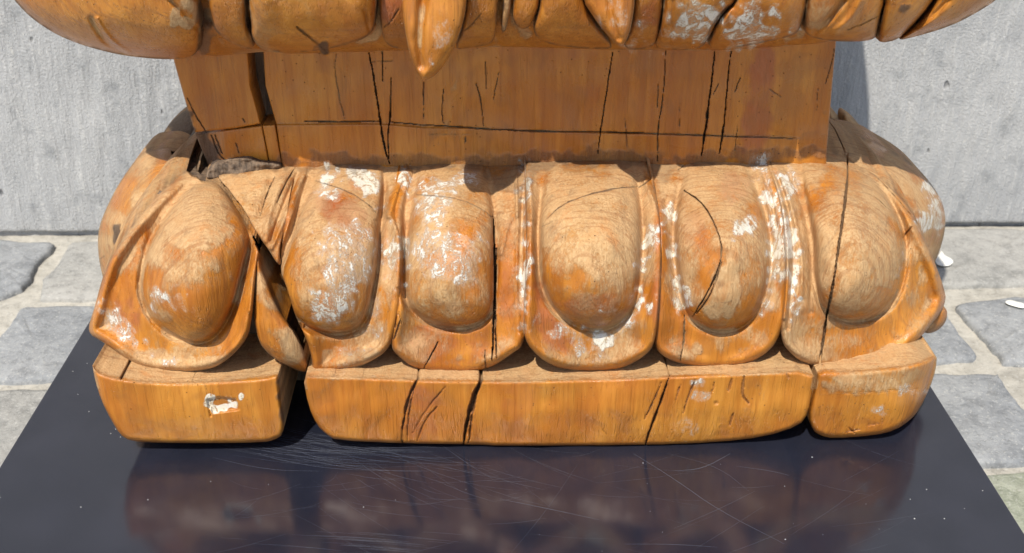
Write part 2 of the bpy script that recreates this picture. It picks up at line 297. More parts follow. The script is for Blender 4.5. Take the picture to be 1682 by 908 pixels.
def wood_material():
    m, nt, b = mat('worn varnished wood')
    at = N(nt, 'ShaderNodeAttribute', attribute_name='wear_shade'); sp = N(nt, 'ShaderNodeSeparateColor'); L(nt, at.outputs['Color'], sp.inputs[0])
    a2 = N(nt, 'ShaderNodeAttribute', attribute_name='tint'); s2 = N(nt, 'ShaderNodeSeparateColor'); L(nt, a2.outputs['Color'], s2.inputs[0])
    paint, dust, dark = sp.outputs; red, tone, _g = s2.outputs
    o = coords(nt, (1, 1, 1)); grain = coords(nt, (1,1,.07)); fine = coords(nt, (1, 1, .28), (0, .12, .1))
    n_big = noi(nt, o, 9, 3); n_mid = noi(nt, o, 38, 5, .6, .6); g1 = noi(nt, grain, 95, 6, .65, .5); g2 = noi(nt, grain, 420, 3, .6); g3 = noi(nt, fine, 430, 6, .78, .4); spk = noi(nt, o, 620, 3, .7)
    c = mixc(nt, ramp(nt, g1, .30, .72), (.37,.115,.014), (.50,.18,.022))
    c = mixc(nt, mth(nt, 'MULTIPLY', ramp(nt, n_big, .38, .68), .8), c, mixc(nt, ramp(nt, g1, .3, .7), (.45,.17,.02), (.60,.265,.042)))
    c = mixc(nt, mth(nt, 'MULTIPLY', ramp(nt, g2, .58, .75), .08), c, (.20, .065, .012))
    c = mixc(nt, mth(nt, 'MULTIPLY', tone, 1.0), c, (.25, .085, .013))
    rm = mth(nt, 'MULTIPLY', red, ramp(nt, mth(nt, 'ADD', n_mid, mth(nt, 'MULTIPLY', red, .25)), .42, .72))
    c = mixc(nt, rm, c, (.33, .085, .025))
    # bare, dusty wood where the varnish has gone
    dsum = mth(nt, 'ADD', dust, mth(nt, 'MULTIPLY', mth(nt, 'SUBTRACT', mth(nt, 'ADD', mth(nt, 'MULTIPLY', n_mid, .55), mth(nt, 'MULTIPLY', g3, .45)), .5), 1.9))
    dm = ramp(nt, dsum, .30, .72)
    bare = mixc(nt, ramp(nt, g3, .3, .7), (.46, .275, .12), (.63, .425, .215))
    bare = mixc(nt, mth(nt, 'MULTIPLY', ramp(nt, n_mid, .5, .7), .45), bare, (.52, .27, .10))
    c = mixc(nt, mth(nt, 'MULTIPLY', dm, .86), c, bare)
    gr = noi(nt, coords(nt, (1, 1, .6)), 62, 7, .75, .5)
    c = mixc(nt, mth(nt, 'MULTIPLY', mth(nt, 'MULTIPLY', ramp(nt, gr, .50, .70), mth(nt, 'ADD', mth(nt, 'MULTIPLY', dm, .8), .2)), .55), c, (.22, .125, .06))
    og = noi(nt, coords(nt, (1, 1, .5)), 48, 6, .7, .4)
    c = mixc(nt, mth(nt, 'MULTIPLY', mth(nt, 'MULTIPLY', ramp(nt, og, .52, .68), dm), .6), c, (.50, .20, .05))
    c = mixc(nt, mth(nt, 'MULTIPLY', mth(nt, 'MULTIPLY', rm, .6), ramp(nt, g3, .4, .6)), c, (.42, .15, .06))
    # growth layers of the log, cut open by the carving: ovals on the bosses
    ly = noi(nt, coords(nt, (.09, 1, .05), (.10, 0, .06)), 330, 2, .5, .35)
    c = mixc(nt, mth(nt, 'MULTIPLY', ramp(nt, ly, .54, .64), .34), c, (.27, .10, .025))
    # dark pores and scratches along the grain
    lg = noi(nt, coords(nt, (1, 1, .025), (0, .03, .02)), 520, 1, .5, .2)
    c = mixc(nt, mth(nt, 'MULTIPLY', mth(nt, 'MULTIPLY', ramp(nt, lg, .57, .70), ramp(nt, n_mid, .36, .58)), .14), c, (.20, .08, .022))
    cx = noi(nt, coords(nt, (.12, 1, 1), (0, .5, 0)), 520, 3, .6, .5)
    c = mixc(nt, mth(nt, 'MULTIPLY', mth(nt, 'MULTIPLY', ramp(nt, cx, .62, .72), dm), .45), c, (.24, .12, .05))
    # worm holes and pores
    vor = N(nt, 'ShaderNodeTexVoronoi'); vor.inputs['Scale'].default_value = 140; L(nt, o, vor.inputs['Vector'])
    pore = mth(nt, 'MULTIPLY', ramp(nt, vor.outputs['Distance'], .10, .04), ramp(nt, n_big, .45, .55))
    c = mixc(nt, mth(nt, 'MULTIPLY', pore, .8), c, (.07, .03, .012))
    # white ground paint, flaking: solid flakes over a thin chalky film
    flk = noi(nt, coords(nt, (1, 1, .45), (0, .15, .1)), 120, 7, .72, .8)
    fl = mth(nt, 'ADD', mth(nt, 'MULTIPLY', flk, .7), mth(nt, 'MULTIPLY', spk, .3))
    th = mth(nt, 'ADD', mth(nt, 'MULTIPLY', paint, .30), fl)
    pm = mth(nt, 'MULTIPLY', ramp(nt, th, .715, .755), ramp(nt, paint, .05, .25))
    film = mth(nt, 'MULTIPLY', ramp(nt, th, .58, .78), ramp(nt, paint, .02, .4))
    wht = mixc(nt, ramp(nt, flk, .35, .7), (.70, .62, .44), (.78, .75, .69))
    c = mixc(nt, mth(nt, 'MULTIPLY', film, .62), c, (.60, .47, .36))
    c = mixc(nt, mth(nt, 'MULTIPLY', pm, .92), c, wht)
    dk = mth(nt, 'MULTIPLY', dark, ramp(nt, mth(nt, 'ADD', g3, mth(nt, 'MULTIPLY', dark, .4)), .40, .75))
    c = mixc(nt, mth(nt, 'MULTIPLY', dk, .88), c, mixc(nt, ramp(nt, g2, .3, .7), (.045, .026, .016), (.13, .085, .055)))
    L(nt, c, b.inputs['Base Color'])
    ro = mth(nt, 'ADD', .30, mth(nt, 'MULTIPLY', mth(nt, 'MAXIMUM', dm, mth(nt, 'MAXIMUM', pm, dk)), .42))
    ro = mth(nt, 'ADD', ro, mth(nt, 'MULTIPLY', mth(nt, 'SUBTRACT', n_mid, .5), .25)); L(nt, ro, b.inputs['Roughness'])
    b.inputs['Specular IOR Level'].default_value = .5
    h = mth(nt, 'ADD', mth(nt, 'MULTIPLY', g1, .5), mth(nt, 'MULTIPLY', g2, .35))
    h = mth(nt, 'ADD', h, mth(nt, 'MULTIPLY', mth(nt, 'MULTIPLY', g3, .8), mth(nt, 'ADD', dm, .25)))
    h = mth(nt, 'SUBTRACT', h, mth(nt, 'MULTIPLY', ramp(nt, lg, .57, .70), .2)); h = mth(nt, 'ADD', h, mth(nt, 'MULTIPLY', pm, .55)); h = mth(nt, 'SUBTRACT', h, mth(nt, 'MULTIPLY', pore, 1.0))
    h = mth(nt, 'ADD', h, mth(nt, 'MULTIPLY', mth(nt, 'MULTIPLY', spk, dark), 1.5))
    bp = N(nt, 'ShaderNodeBump'); bp.inputs['Strength'].default_value = .75; bp.inputs['Distance'].default_value = .0018
    L(nt, h, bp.inputs['Height']); L(nt, bp.outputs[0], b.inputs['Normal'])
    return m
WOOD = wood_material()

def dark_wood():
    m, nt, b = mat('dark split wood'); o = coords(nt, (1, 1, .15)); g = noi(nt, o, 160, 5, .65)
    L(nt, mixc(nt, ramp(nt, g, .3, .7), (.045, .03, .02), (.22, .15, .095)), b.inputs['Base Color']); b.inputs['Roughness'].default_value = .8
    bp = N(nt, 'ShaderNodeBump'); bp.inputs['Distance'].default_value = .003; L(nt, g, bp.inputs['Height']); L(nt, bp.outputs[0], b.inputs['Normal'])
    return m
DARKW = dark_wood()

def steel():
    m, nt, b = mat('dark blue painted steel'); o = coords(nt, (1, 1, 1)); n = noi(nt, o, 14, 4); f = noi(nt, o, 900, 2); sw = noi(nt, coords(nt, (1, 5, 1), (0, 0, .25)), 9, 5, .6, 1.2)
    c = mixc(nt, ramp(nt, n, .35, .7), (.013, .015, .025), (.018, .020, .032))
    L(nt, c, b.inputs['Base Color'])
    L(nt, mth(nt, 'ADD', .11, mth(nt, 'MULTIPLY', ramp(nt, sw, .45, .8), .10)), b.inputs['Roughness'])
    b.inputs['Specular IOR Level'].default_value = .8
    bp = N(nt, 'ShaderNodeBump'); bp.inputs['Strength'].default_value = .08; bp.inputs['Distance'].default_value = .0003; L(nt, f, bp.inputs['Height']); L(nt, bp.outputs[0], b.inputs['Normal'])
    return m
STEEL = steel()

def stone_wall():
    m, nt, b = mat('tooled blue limestone'); o = coords(nt, (1, 1, 1)); st = coords(nt, (1, 1, .12), (0, rad(3), 0)); st2 = coords(nt, (1, 1, .16), (0, rad(2), 0))
    big = noi(nt, o, 3.0, 4); mid = noi(nt, o, 26, 5, .6); s1 = noi(nt, st, 150, 5, .6, .3); s2 = noi(nt, st2, 260, 4, .7); sp = noi(nt, o, 330, 3, .7)
    c = mixc(nt, ramp(nt, big, .3, .7), (.35, .355, .36), (.45, .45, .445))
    c = mixc(nt, mth(nt, 'MULTIPLY', ramp(nt, mth(nt, 'ADD', mth(nt, 'MULTIPLY', s1, .5), mth(nt, 'MULTIPLY', sp, .5)), .5, .66), .55), c, (.66, .65, .62))
    c = mixc(nt, mth(nt, 'MULTIPLY', ramp(nt, mid, .52, .74), .6), c, (.20,.21,.22))
    spots = noi(nt, coords(nt, (1, 1, .45)), 42, 2, .5); c = mixc(nt, mth(nt, 'MULTIPLY', ramp(nt, spots, .70, .76), .75), c, (.10, .10, .10))
    pale = noi(nt, coords(nt, (1, 1, .6)), 55, 3, .6); c = mixc(nt, mth(nt, 'MULTIPLY', ramp(nt, pale, .70, .76), .7), c, (.60, .59, .55))
    L(nt, c, b.inputs['Base Color']); b.inputs['Roughness'].default_value = .9
    h = mth(nt, 'ADD', mth(nt, 'MULTIPLY', s1, .9), mth(nt, 'ADD', mth(nt, 'MULTIPLY', s2, .55), mth(nt, 'MULTIPLY', sp, .6)))
    h = mth(nt, 'SUBTRACT', h, ramp(nt, spots, .70, .76))
    bp = N(nt, 'ShaderNodeBump'); bp.inputs['Strength'].default_value = .8; bp.inputs['Distance'].default_value = .005; L(nt, h, bp.inputs['Height']); L(nt, bp.outputs[0], b.inputs['Normal'])
    return m
WALLM = stone_wall()

def paving(name, c0, c1, bump=.8):
    m, nt, b = mat(name); o = coords(nt, (1, 1, 1)); oi = N(nt, 'ShaderNodeObjectInfo')
    big = noi(nt, o, 7, 4); mid = noi(nt, o, 45, 6, .65, .4); f = noi(nt, o, 260, 4, .7)
    c = mixc(nt, ramp(nt, big, .35, .65), c0, c1)
    c = mixc(nt, mth(nt, 'MULTIPLY', ramp(nt, mid, .42, .66), .4), c, tuple(min(.6, x*1.3) for x in c1))
    c = mixc(nt, mth(nt, 'MULTIPLY', ramp(nt, mid, .48, .34), .38), c, tuple(x*.55 for x in c0))
    c = mixc(nt, mth(nt, 'MULTIPLY', ramp(nt, f, .54, .68), .55), c, (.52, .51, .47))
    f2 = noi(nt, o, 150, 6, .8); c = mixc(nt, mth(nt, 'MULTIPLY', ramp(nt, f2, .52, .66), .5), c, tuple(x*.45 for x in c0))
    L(nt, c, b.inputs['Base Color']); b.inputs['Roughness'].default_value = .85
    bp = N(nt, 'ShaderNodeBump'); bp.inputs['Strength'].default_value = bump; bp.inputs['Distance'].default_value = .004
    L(nt, mth(nt, 'ADD', mid, mth(nt, 'MULTIPLY', f, .35)), bp.inputs['Height']); L(nt, bp.outputs[0], b.inputs['Normal'])
    return m
PAVE = paving('blue grey paving stone', (.215,.225,.235), (.285,.292,.295))
PAVE2 = paving('warm grey paving stone', (.265,.262,.245), (.34,.33,.305))
PAVE3 = paving('greenish paving stone', (.25, .27, .20), (.34, .35, .28))
MORT = paving('sandy mortar', (.35,.33,.285), (.44,.415,.36), .6)

def plain(name, c, r=.6):
    m, nt, b = mat(name); n = noi(nt, coords(nt, (1, 1, 1)), 200, 3)
    L(nt, mixc(nt, ramp(nt, n, .3, .7), tuple(x*.8 for x in c), c), b.inputs['Base Color']); b.inputs['Roughness'].default_value = r; return m

# ------------------------------------------------------------------ building
def tag(o, label=None, cat=None, kind=None, group=None):
    for k, v in (('label', label), ('category', cat), ('kind', kind), ('group', group)):
        if v: o[k] = v
    return o
def link(name, me, m, parent=None):
    o = bpy.data.objects.new(name, me); COL.objects.link(o); me.materials.append(m)
    if parent: o.parent = parent
    return o
def mesh_from(name, V, Fq, smooth=True):
    me = bpy.data.meshes.new(name); V = np.asarray(V, np.float32); Fq = np.asarray(Fq, np.int32)
    me.vertices.add(len(V)); me.vertices.foreach_set('co', V.ravel())
    n = Fq.shape[1]; me.loops.add(Fq.size); me.loops.foreach_set('vertex_index', Fq.ravel())
    me.polygons.add(len(Fq)); me.polygons.foreach_set('loop_start', np.arange(0, Fq.size, n, dtype=np.int32))
    me.polygons.foreach_set('use_smooth', np.full(len(Fq), smooth)); me.update(calc_edges=True); me.validate(); return me

def carve(name, outline, sheet, kinds, relief, parent, step=1.25, corner=2, depth=.05, rings=3, back=(0, 1, 0), lift=0.0, edge=(9, .008), rough=.0005,
          dust=None, tone=0.0, top_noise=0.0, label=None, mat_=None, extra=None, darkside=0.0, sideround=1.0, under=0.0, seam=.55):
    V = smooth_closed(outline, corner) if corner else np.array(outline, float)
    lo = V.min(0)-2*step; hi = V.max(0)+2*step
    xs = np.arange(lo[0], hi[0], step); ys = np.arange(lo[1], hi[1], step)
    gx, gy = np.meshgrid(xs, ys, indexing='ij'); P = np.stack([gx.ravel(), gy.ravel()], 1)
    d, near = sdf(P, V); shp = gx.shape
    ins = (d > 0).reshape(shp)
    cell = ins[:-1, :-1] | ins[1:, :-1] | ins[:-1, 1:] | ins[1:, 1:]
    sn = (d <= 0); P2 = P.copy(); P2[sn] = near[sn]
    dd = np.maximum(d, 0)
    H = np.full(len(P), float(lift))
    r, he = edge
    q = np.clip(dd/r, 0, 1); H += he*(np.sqrt(np.clip(1-(1-q)**2, 0, 1))-1)*(1 if sideround >= 1 else sideround+(1-sideround)*sstep(500, 570, P[:, 1]))
    if relief is not None: H += relief(P, dd, shp)
    H += rough*(noise(P, 11, 13, 5)*.9 + noise(P, 28, 200, 33)*2.2 + noise(P, 4, 99, 2, 1, .35)*.22)
    crack_shade = np.zeros(len(P))
    if kinds[0] == 'pli':
        cd, _ = sdf(P, np.array(PL((500,285),(545,275),(605,283),(618,322),(525,335),(515,318),(522,345),(515,347)))); H -= .004*sstep(-1, 3, cd)
    for kk, line, sg, a in RI:
        if kk not in kinds: continue
        ln = np.array(line)
        if (ln.max(0)+20 < lo).any() or (ln.min(0)-20 > hi).any(): continue
        ln = smooth_open(ln, 2); dl, _ = seg_dist(P, ln[:-1], ln[1:]); H += a*.8*np.exp(-(dl/sg)**2)*(sstep(262, 300, P[:, 1]) if kk == 'low' else 1)
    for kk, line, hw, dp, dr in CR:
        if kk not in kinds: continue
        ln = np.array(line)
        if (ln.max(0)+8 < lo).any() or (ln.min(0)-8 > hi).any(): continue
        ax = ln[-1]-ln[0]; u = np.clip(((P-ln[0]) @ ax)/max((ax**2).sum(), 1e-6), 0, 1)
        ln = smooth_open(ln, 3, jit=.22); dl, _ = seg_dist(P, ln[:-1], ln[1:])
        wv = hw*np.clip(1+.25*noise(P, 4, 7, 70)+.3*noise(P, 28, 7, 70), .6, 1.8)*(.72 if kk == 'neck' else .85)*(1-.65*np.abs(2*u-1)**4)
        k = np.clip(1-dl/np.maximum(wv, .5), 0, 1); H -= dp*np.sqrt(k); crack_shade = np.maximum(crack_shade, dr*np.clip(1.5-dl/np.maximum(wv, .5), 0, 1)*.9)  # shade of the crack's depth is painted into the colour too
    if kinds[0] == 'low' and sheet is LOW: H = np.where(H > -.004, H*sstep(240, 290, P[:, 1]) - .004*(1-sstep(240, 290, P[:, 1])), H)
    # keep used cells
    ci, cj = np.nonzero(cell); idx = np.arange(len(P)).reshape(shp)
    Q = np.stack([idx[ci, cj], idx[ci+1, cj], idx[ci+1, cj+1], idx[ci, cj+1]], 1)
    used = np.unique(Q); re = np.full(len(P), -1); re[used] = np.arange(len(used)); Q = re[Q]
    Pu = P2[used]; X = sheet.place(Pu, H[used]); nf = len(X)
    py = Pu[:, 1]
    paint = patch_value(Pu, PAINT, 11, 6.0); redv = patch_value(Pu, RED, 9); dk = np.maximum(patch_value(Pu, DIRT_SHADE, 5), crack_shade[used]); tan = patch_value(Pu, TAN, 12)
    du = np.zeros(nf) if dust is None else dust(Pu, dd[used], H[used])
    cav = (blur(H.reshape(shp), 7)-H.reshape(shp)).ravel()[used] if kinds[0] != 'pli' else 0*py
    du = np.maximum(du, tan); du = np.maximum(du, np.clip(cav/.0022, 0, .85)*(.75+.3*noise(Pu, 11, 44, 8)))
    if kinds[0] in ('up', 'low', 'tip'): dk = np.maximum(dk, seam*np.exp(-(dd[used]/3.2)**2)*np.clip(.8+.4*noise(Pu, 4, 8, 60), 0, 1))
    att = [paint, du, dk]; tn = [redv, np.full(nf, tone), np.zeros(nf)]
    # boundary loop -> sides going back into the block
    E = np.concatenate([Q[:, [0, 1]], Q[:, [1, 2]], Q[:, [2, 3]], Q[:, [3, 0]]]); key = np.sort(E, 1)
    _, inv, cnt = np.unique(key[:, 0].astype(np.int64)*10**7+key[:, 1], return_inverse=True, return_counts=True)
    B = E[cnt[inv] == 1]; bv = np.unique(B); bm = np.full(nf, -1); bm[bv] = np.arange(len(bv))
    Vall = [X]; Fall = [Q[:, ::-1]]; prev = bv; bk = np.array(back, float); nb = len(bv)
    pd, pdu, pdk = paint[bv], du[bv], dk[bv]
    for k in range(1, rings+1):
        s = depth*(k/rings)**1.5; Y = X[bv] + bk*s + np.array([0, 0, 1.0])*under*min(s, .035)
        if top_noise: Y = Y + np.array([0, 0, 1])*top_noise*(noise(np.stack([Pu[bv, 0], np.full(nb, k*9.)], 1), 4, 3, 3))[:, None]*min(1, k/2)
        base = nf + (k-1)*nb; cur = np.arange(base, base+nb); Vall.append(Y)
        a, b2 = bm[B[:, 0]], bm[B[:, 1]]
        Fall.append(np.stack([prev[a], prev[b2], cur[b2], cur[a]], 1)); prev = cur
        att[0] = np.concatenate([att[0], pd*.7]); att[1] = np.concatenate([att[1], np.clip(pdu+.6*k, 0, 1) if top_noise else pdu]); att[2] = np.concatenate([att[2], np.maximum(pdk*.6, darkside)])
        tn = [np.concatenate([t, t[bv] if i < 1 else np.full(nb, tone)]) for i, t in enumerate(tn)]
    # back lid
    me = mesh_from(name, np.concatenate(Vall), np.concatenate(Fall))
    for an, ch in (('wear_shade', att), ('tint', tn)):
        A = me.attributes.new(an, 'FLOAT_COLOR', 'POINT'); c4 = np.ones((len(me.vertices), 4), np.float32)
        for i in range(3): c4[:, i] = ch[i]
        A.data.foreach_set('color', c4.ravel())
    o = link(name, me, mat_ or WOOD, parent)
    if label: o['label'] = label
    return o

def rounded_box(name, x0, x1, y0, y1, z0, z1, bev, m, parent=None, seg=3):
    import bmesh
    bm = bmesh.new(); bmesh.ops.create_cube(bm, size=1)
    for v in bm.verts: v.co = Vector(((x0+x1)/2+v.co.x*(x1-x0), (y0+y1)/2+v.co.y*(y1-y0), (z0+z1)/2+v.co.z*(z1-z0)))
    bmesh.ops.bevel(bm, geom=bm.edges[:], offset=bev, segments=seg, affect='EDGES', profile=.6)
    me = bpy.data.meshes.new(name); bm.to_mesh(me); bm.free()
    for p in me.polygons: p.use_smooth = seg > 3
    return link(name, me, m, parent)

# ------------------------------------------------------------------ the setting
GZ = -0.10
WY = 0.69
def sheet_grid(name, x0, x1, nx, a0, a1, na, fn, m, parent=None):
    gx, ga = np.meshgrid(np.linspace(x0, x1, nx), np.linspace(a0, a1, na), indexing='ij')
    Vv = fn(gx.ravel(), ga.ravel()); i = np.arange(nx*na).reshape(nx, na)
    Q = np.stack([i[:-1, :-1], i[1:, :-1], i[1:, 1:], i[:-1, 1:]], -1).reshape(-1, 4)
    return link(name, mesh_from(name, Vv, Q), m, parent)
ground = sheet_grid('pavement', -60, 60, 3, -60, 60, 3, lambda x, y: np.stack([x, y, np.full_like(x, GZ-.006)], 1), MORT)
tag(ground, 'sandy mortar bed of the stone pavement', kind='structure')
def gp(pts): return on_plane(np.array([p[0] for p in pts]), np.array([p[1] for p in pts]), 2, GZ)[:, :2]
def stone(poly, m, hgt=.0, rnd=2):
    q = np.array(poly, float); q2 = []
    for a, b in zip(q, np.roll(q, -1, 0)):
        q2 += [a*.92+b*.08, a*.5+b*.5+RNG.randn(2)*.0015, a*.08+b*.92]
    p = smooth_closed(q2, 1); n = len(p); c = p.mean(0)
    # ragged edge
    ang = np.arange(n); p = p + (c-p)/np.linalg.norm(c-p, axis=1)[:, None]*(RNG.rand(n)*.003)[:, None]
    def ins(k): 
        dv = c-p; return p + dv/np.linalg.norm(dv, axis=1)[:, None]*k
    zt = GZ + hgt
    R = [(p, GZ-.012), (p, zt-.004), (ins(.003), zt-.001), (ins(.009), zt), (p*.45+c*.55, zt+.001)]
    Vv = np.concatenate([np.column_stack([q, np.full(n, z)+(RNG.randn(n)*.0005 if k > 1 else 0)]) for k, (q, z) in enumerate(R)] + [[[c[0], c[1], zt+.001]]])
    T = []
    for k in range(4):
        for i in range(n):
            j = (i+1) % n; a, b, cc, d = k*n+i, k*n+j, (k+1)*n+j, (k+1)*n+i; T += [(a, b, cc), (a, cc, d)]
    for i in range(n): T.append((4*n+i, 4*n+(i+1) % n, 5*n))
    a = p; area = np.sum(a[:, 0]*np.roll(a[:, 1], -1)-np.roll(a[:, 0], -1)*a[:, 1])
    T = np.array(T)
    if area < 0: T = T[:, ::-1]
    return link('paving_stone', mesh_from('paving_stone', Vv, T), m, ground)
S0 = scaled(3.025, 0, 340); S1 = scaled(3.025, 1482, 340)
stone(gp([(-150,388)] + S0((0,165),(275,180),(255,220),(180,290),(150,370),(110,410),(0,455)) + [(-150,500)]), PAVE, .004)
stone(gp(S0((350,170),(270,300),(205,360),(190,460)) + [(160,490),(330,490),(330,392)]), PAVE2, .002)
stone(gp(S0((100,500),(60,570),(0,640)) + [(-60,590),(-60,628)] + S0((0,870),(250,860)) + [(230,615),(230,502)] + S0((300,490))), PAVE, .003)
stone(gp([(-120,645),(40,637),(150,640),(60,800),(-120,860)]), PAVE2, .002)
stone(gp([(-320,505),(-30,512),(-70,622),(-330,640)]), PAVE, .003)
stone(gp(S1((40,115),(500,110)) + [(1700,378),(1700,466)] + S1((600,385),(350,390),(60,395))), PAVE2, .003)
stone(gp([(1712,378),(1860,374),(1870,462),(1714,465)]), PAVE, .003)
stone(gp(S1((250,485),(560,445)) + [(1690,484),(1880,480),(1900,600)] + S1((620,780),(500,775),(440,700),(350,600))), PAVE, .003)
stone(gp(S1((50,510),(190,500),(240,560),(390,750),(200,770),(20,775))), PAVE, .002)
stone(gp(S1((20,830),(200,830),(480,835)) + [(1645,625),(1678,668),(1710,700),(1710,760),(1500,770)]), PAVE, .004)
stone(gp([(1560,779),(1712,773),(1730,905),(1560,905)]), PAVE3, .003)
stone(gp([(1690,645),(1900,610),(1950,760),(1725,762)]), PAVE, .003)
# the rest of the pavement, in courses parallel to the wall
yrow = 0.685; k = 0
def free(x0, x1, y0, y1):
    # leave out what the surveyed stones or the platform already cover
    cx, cy = (x0+x1)/2, (y0+y1)/2
    if -.42 < cx < .40 and -.35 < cy < .40: return False
    return not (((-1.06 < cx < -.42) or (.40 < cx < 1.12)) and cy > -.16)
while yrow > -1.6:
    hrow = .17+.05*random.random(); x = -2.6 + random.random()*.2
    while x < 2.6:
        wst = .18+.16*random.random()
        if free(x, x+wst, yrow-hrow, yrow):
            g = .012; jj = lambda: (random.random()-.5)*.012
            stone(np.array([(x+g+jj(), yrow-g+jj()), (x+wst-g+jj(), yrow-g+jj()), (x+wst-g+jj(), yrow-hrow+g+jj()), (x+g+jj(), yrow-hrow+g+jj())]), random.choice([PAVE, PAVE, PAVE2]), random.random()*.003, 1)
        x += wst
    yrow -= hrow
# wall behind: long tooled slabs standing on the pavement
wallo = bpy.data.objects.new('stone_wall', None); COL.objects.link(wallo); wallo.location = (0, WY, GZ)
tag(wallo, 'pale grey tooled limestone wall rising behind the wooden carving', 'wall')
def wall_slab(x0, x1, z0, z1, nx, nz):
    def fn(x, z):
        P = np.stack([x*900, z*200], 1); e = np.minimum(np.minimum(x-x0, x1-x), np.minimum(z-z0, z1-z)); b = np.clip(e/.006, 0, 1)
        n = .0007*noise(P, 4) + .0012*noise(np.stack([x*300, z*220], 1), 11) + .002*noise(np.stack([x*200, z*200], 1), 28)
        y = WY + .006*(1-np.sqrt(np.clip(1-(1-b)**2, 0, 1))) + n + .00*z
        return np.stack([x, y-WY, z-GZ], 1)
    return sheet_grid('wall_slab', x0, x1, nx, z0, z1, nz, fn, WALLM, wallo)
wall_slab(-1.30, 1.42, GZ+.002, .75, 560, 300)
wall_slab(-4.0, -1.303, GZ+.002, .75, 60, 40); wall_slab(1.423, 4.0, GZ+.002, .75, 60, 40)
wall_slab(-2.6, -.4, .753, 1.55, 80, 40); wall_slab(-.397, 1.9, .753, 1.55, 80, 40)
backing = rounded_box('wall_core', -4.0, 4.0, .012, .30, -.02, 1.66, .004, WALLM, wallo)

# ------------------------------------------------------------------ steel platform
plat = bpy.data.objects.new('display_platform', None); COL.objects.link(plat); plat.location = (0, 0, 0)
tag(plat, 'low dark blue-black painted steel platform with a scratched glossy top, under the carving', 'platform')
rounded_box('platform_box', -.4785, .4450, -.42, .44, GZ+.004, 0, .0015, STEEL, plat)

def ribbon(verts, faces, a, b, w, z):
    a = np.array(a); b = np.array(b); d = b-a; ln = np.linalg.norm(d)
    if ln < 1e-6: return
    n = np.array([-d[1], d[0]])/ln*w/2; i = len(verts)
    for p, s in ((a, 1), (a, -1), (b, -1), (b, 1)): verts.append((p[0]+n[0]*s, p[1]+n[1]*s, z))
    faces.append((i, i+1, i+2, i+3))
SV, SF = [], []
def scratch(px_pts, w=.00035, jit=0.0):
    p = smooth_open(px_pts, 2); q = on_plane(p[:, 0], p[:, 1], 2, 0.0)[:, :2]; m = len(q)-1
    for i in range(m):
        t = (i+.5)/m; ribbon(SV, SF, q[i], q[i+1], .75*w*(1-.7*abs(2*t-1)), .00012)
scratch(PR((430,400),(560,480),(700,580),(915,690)), .0004); scratch(PR((560,455),(650,450),(740,400)), .0005); scratch(PR((0,545),(150,575),(320,612)), .0004); scratch(PR((540,400),(700,440),(800,520)), .0002); scratch(PR((400,690),(560,690),(700,700)), .0003); scratch(PR((560,640),(700,580),(820,520)), .0002); scratch(PR((930,470),(870,455),(760,440)), .0003)
for _ in range(75):      # swirl of hair-fine scratches beside the middle block
    cx, cy = 560+RNG.randn()*70, 745+RNG.randn()*17; l = 40+RNG.rand()*90; sl = .14+RNG.randn()*.05
    scratch([(cx-l, cy-l*sl-6), (cx, cy), (cx+l, cy+l*sl*.3-RNG.rand()*6)], .00010+RNG.rand()*.00016)
for _ in range(45):
    cx, cy = 760+RNG.randn()*110, 790+RNG.randn()*35; l = 15+RNG.rand()*60; sl = .3+RNG.randn()*.25
    scratch([(cx-l, cy-l*sl), (cx, cy+3), (cx+l, cy+l*sl)], .00008+RNG.rand()*.00012)
for _ in range(50):
    cx, cy = 380+RNG.rand()*1100, 740+RNG.rand()*170; l = 10+RNG.rand()*80; sl = RNG.randn()*.5
    scratch([(cx-l, cy-l*sl), (cx+RNG.randn()*4, cy+3), (cx+l, cy+l*sl)], .00005+RNG.rand()*.00010)
for _ in range(35):
    cx, cy = 620+RNG.randn()*60, 895+RNG.randn()*10; l = 20+RNG.rand()*60
    scratch([(cx-l, cy-l*.05), (cx, cy), (cx+l, cy+l*.1)], .00008+RNG.rand()*.00012)
SCR = plain('bright scratch in paint', (.16, .17, .20), .35)
so = link('scratches', mesh_from('scratches', SV, SF, False), SCR, plat); so['kind'] = 'stuff'
# grit lying on the platform
GV, GF = [], []
def grain(x, y, s):
    i = len(GV); a = random.random()*6
    for k in range(5): GV.append((x+math.cos(a+k*1.257)*s*(.7+.6*random.random()), y+math.sin(a+k*1.257)*s*(.6+.5*random.random()), .0002))
    GV.append((x, y, s*.8+.0002))
    for k in range(5): GF.append((i+k, i+(k+1) % 5, i+5))
for _ in range(45):
    px, py = RNG.rand()*1682, 560+RNG.rand()*348
    q = on_plane(px, py, 2, 0)
    if -.47 < q[0] < .44 and (q[1] < -.01 or abs(q[0]) > .385): grain(q[0], q[1], .00025+.0004*RNG.rand()**3)
for (px, py, s) in [(1502,852,.0013),(1334,751,.001),(1522,804,.001),(1551,852,.001),(1290,886,.001),(1614,806,.0009),(346,791,.0008),(120,610,.0011),(128,648,.0009),(190,705,.0009),(182,712,.0009),(198,718,.0009),(146,676,.0009),(143,597,.0008),(243,821,.001),(133,833,.0009),(597,833,.0009),(1495,820,.0008)]:
    q = on_plane(px, py, 2, 0); grain(q[0], q[1], s*.6)
gt = link('dust_grains', mesh_from('dust_grains', GV, GF, False), plain('pale grit', (.75, .74, .70)))
tag(gt, 'fine white dust grains scattered over the dark steel platform top', 'dust', kind='stuff')

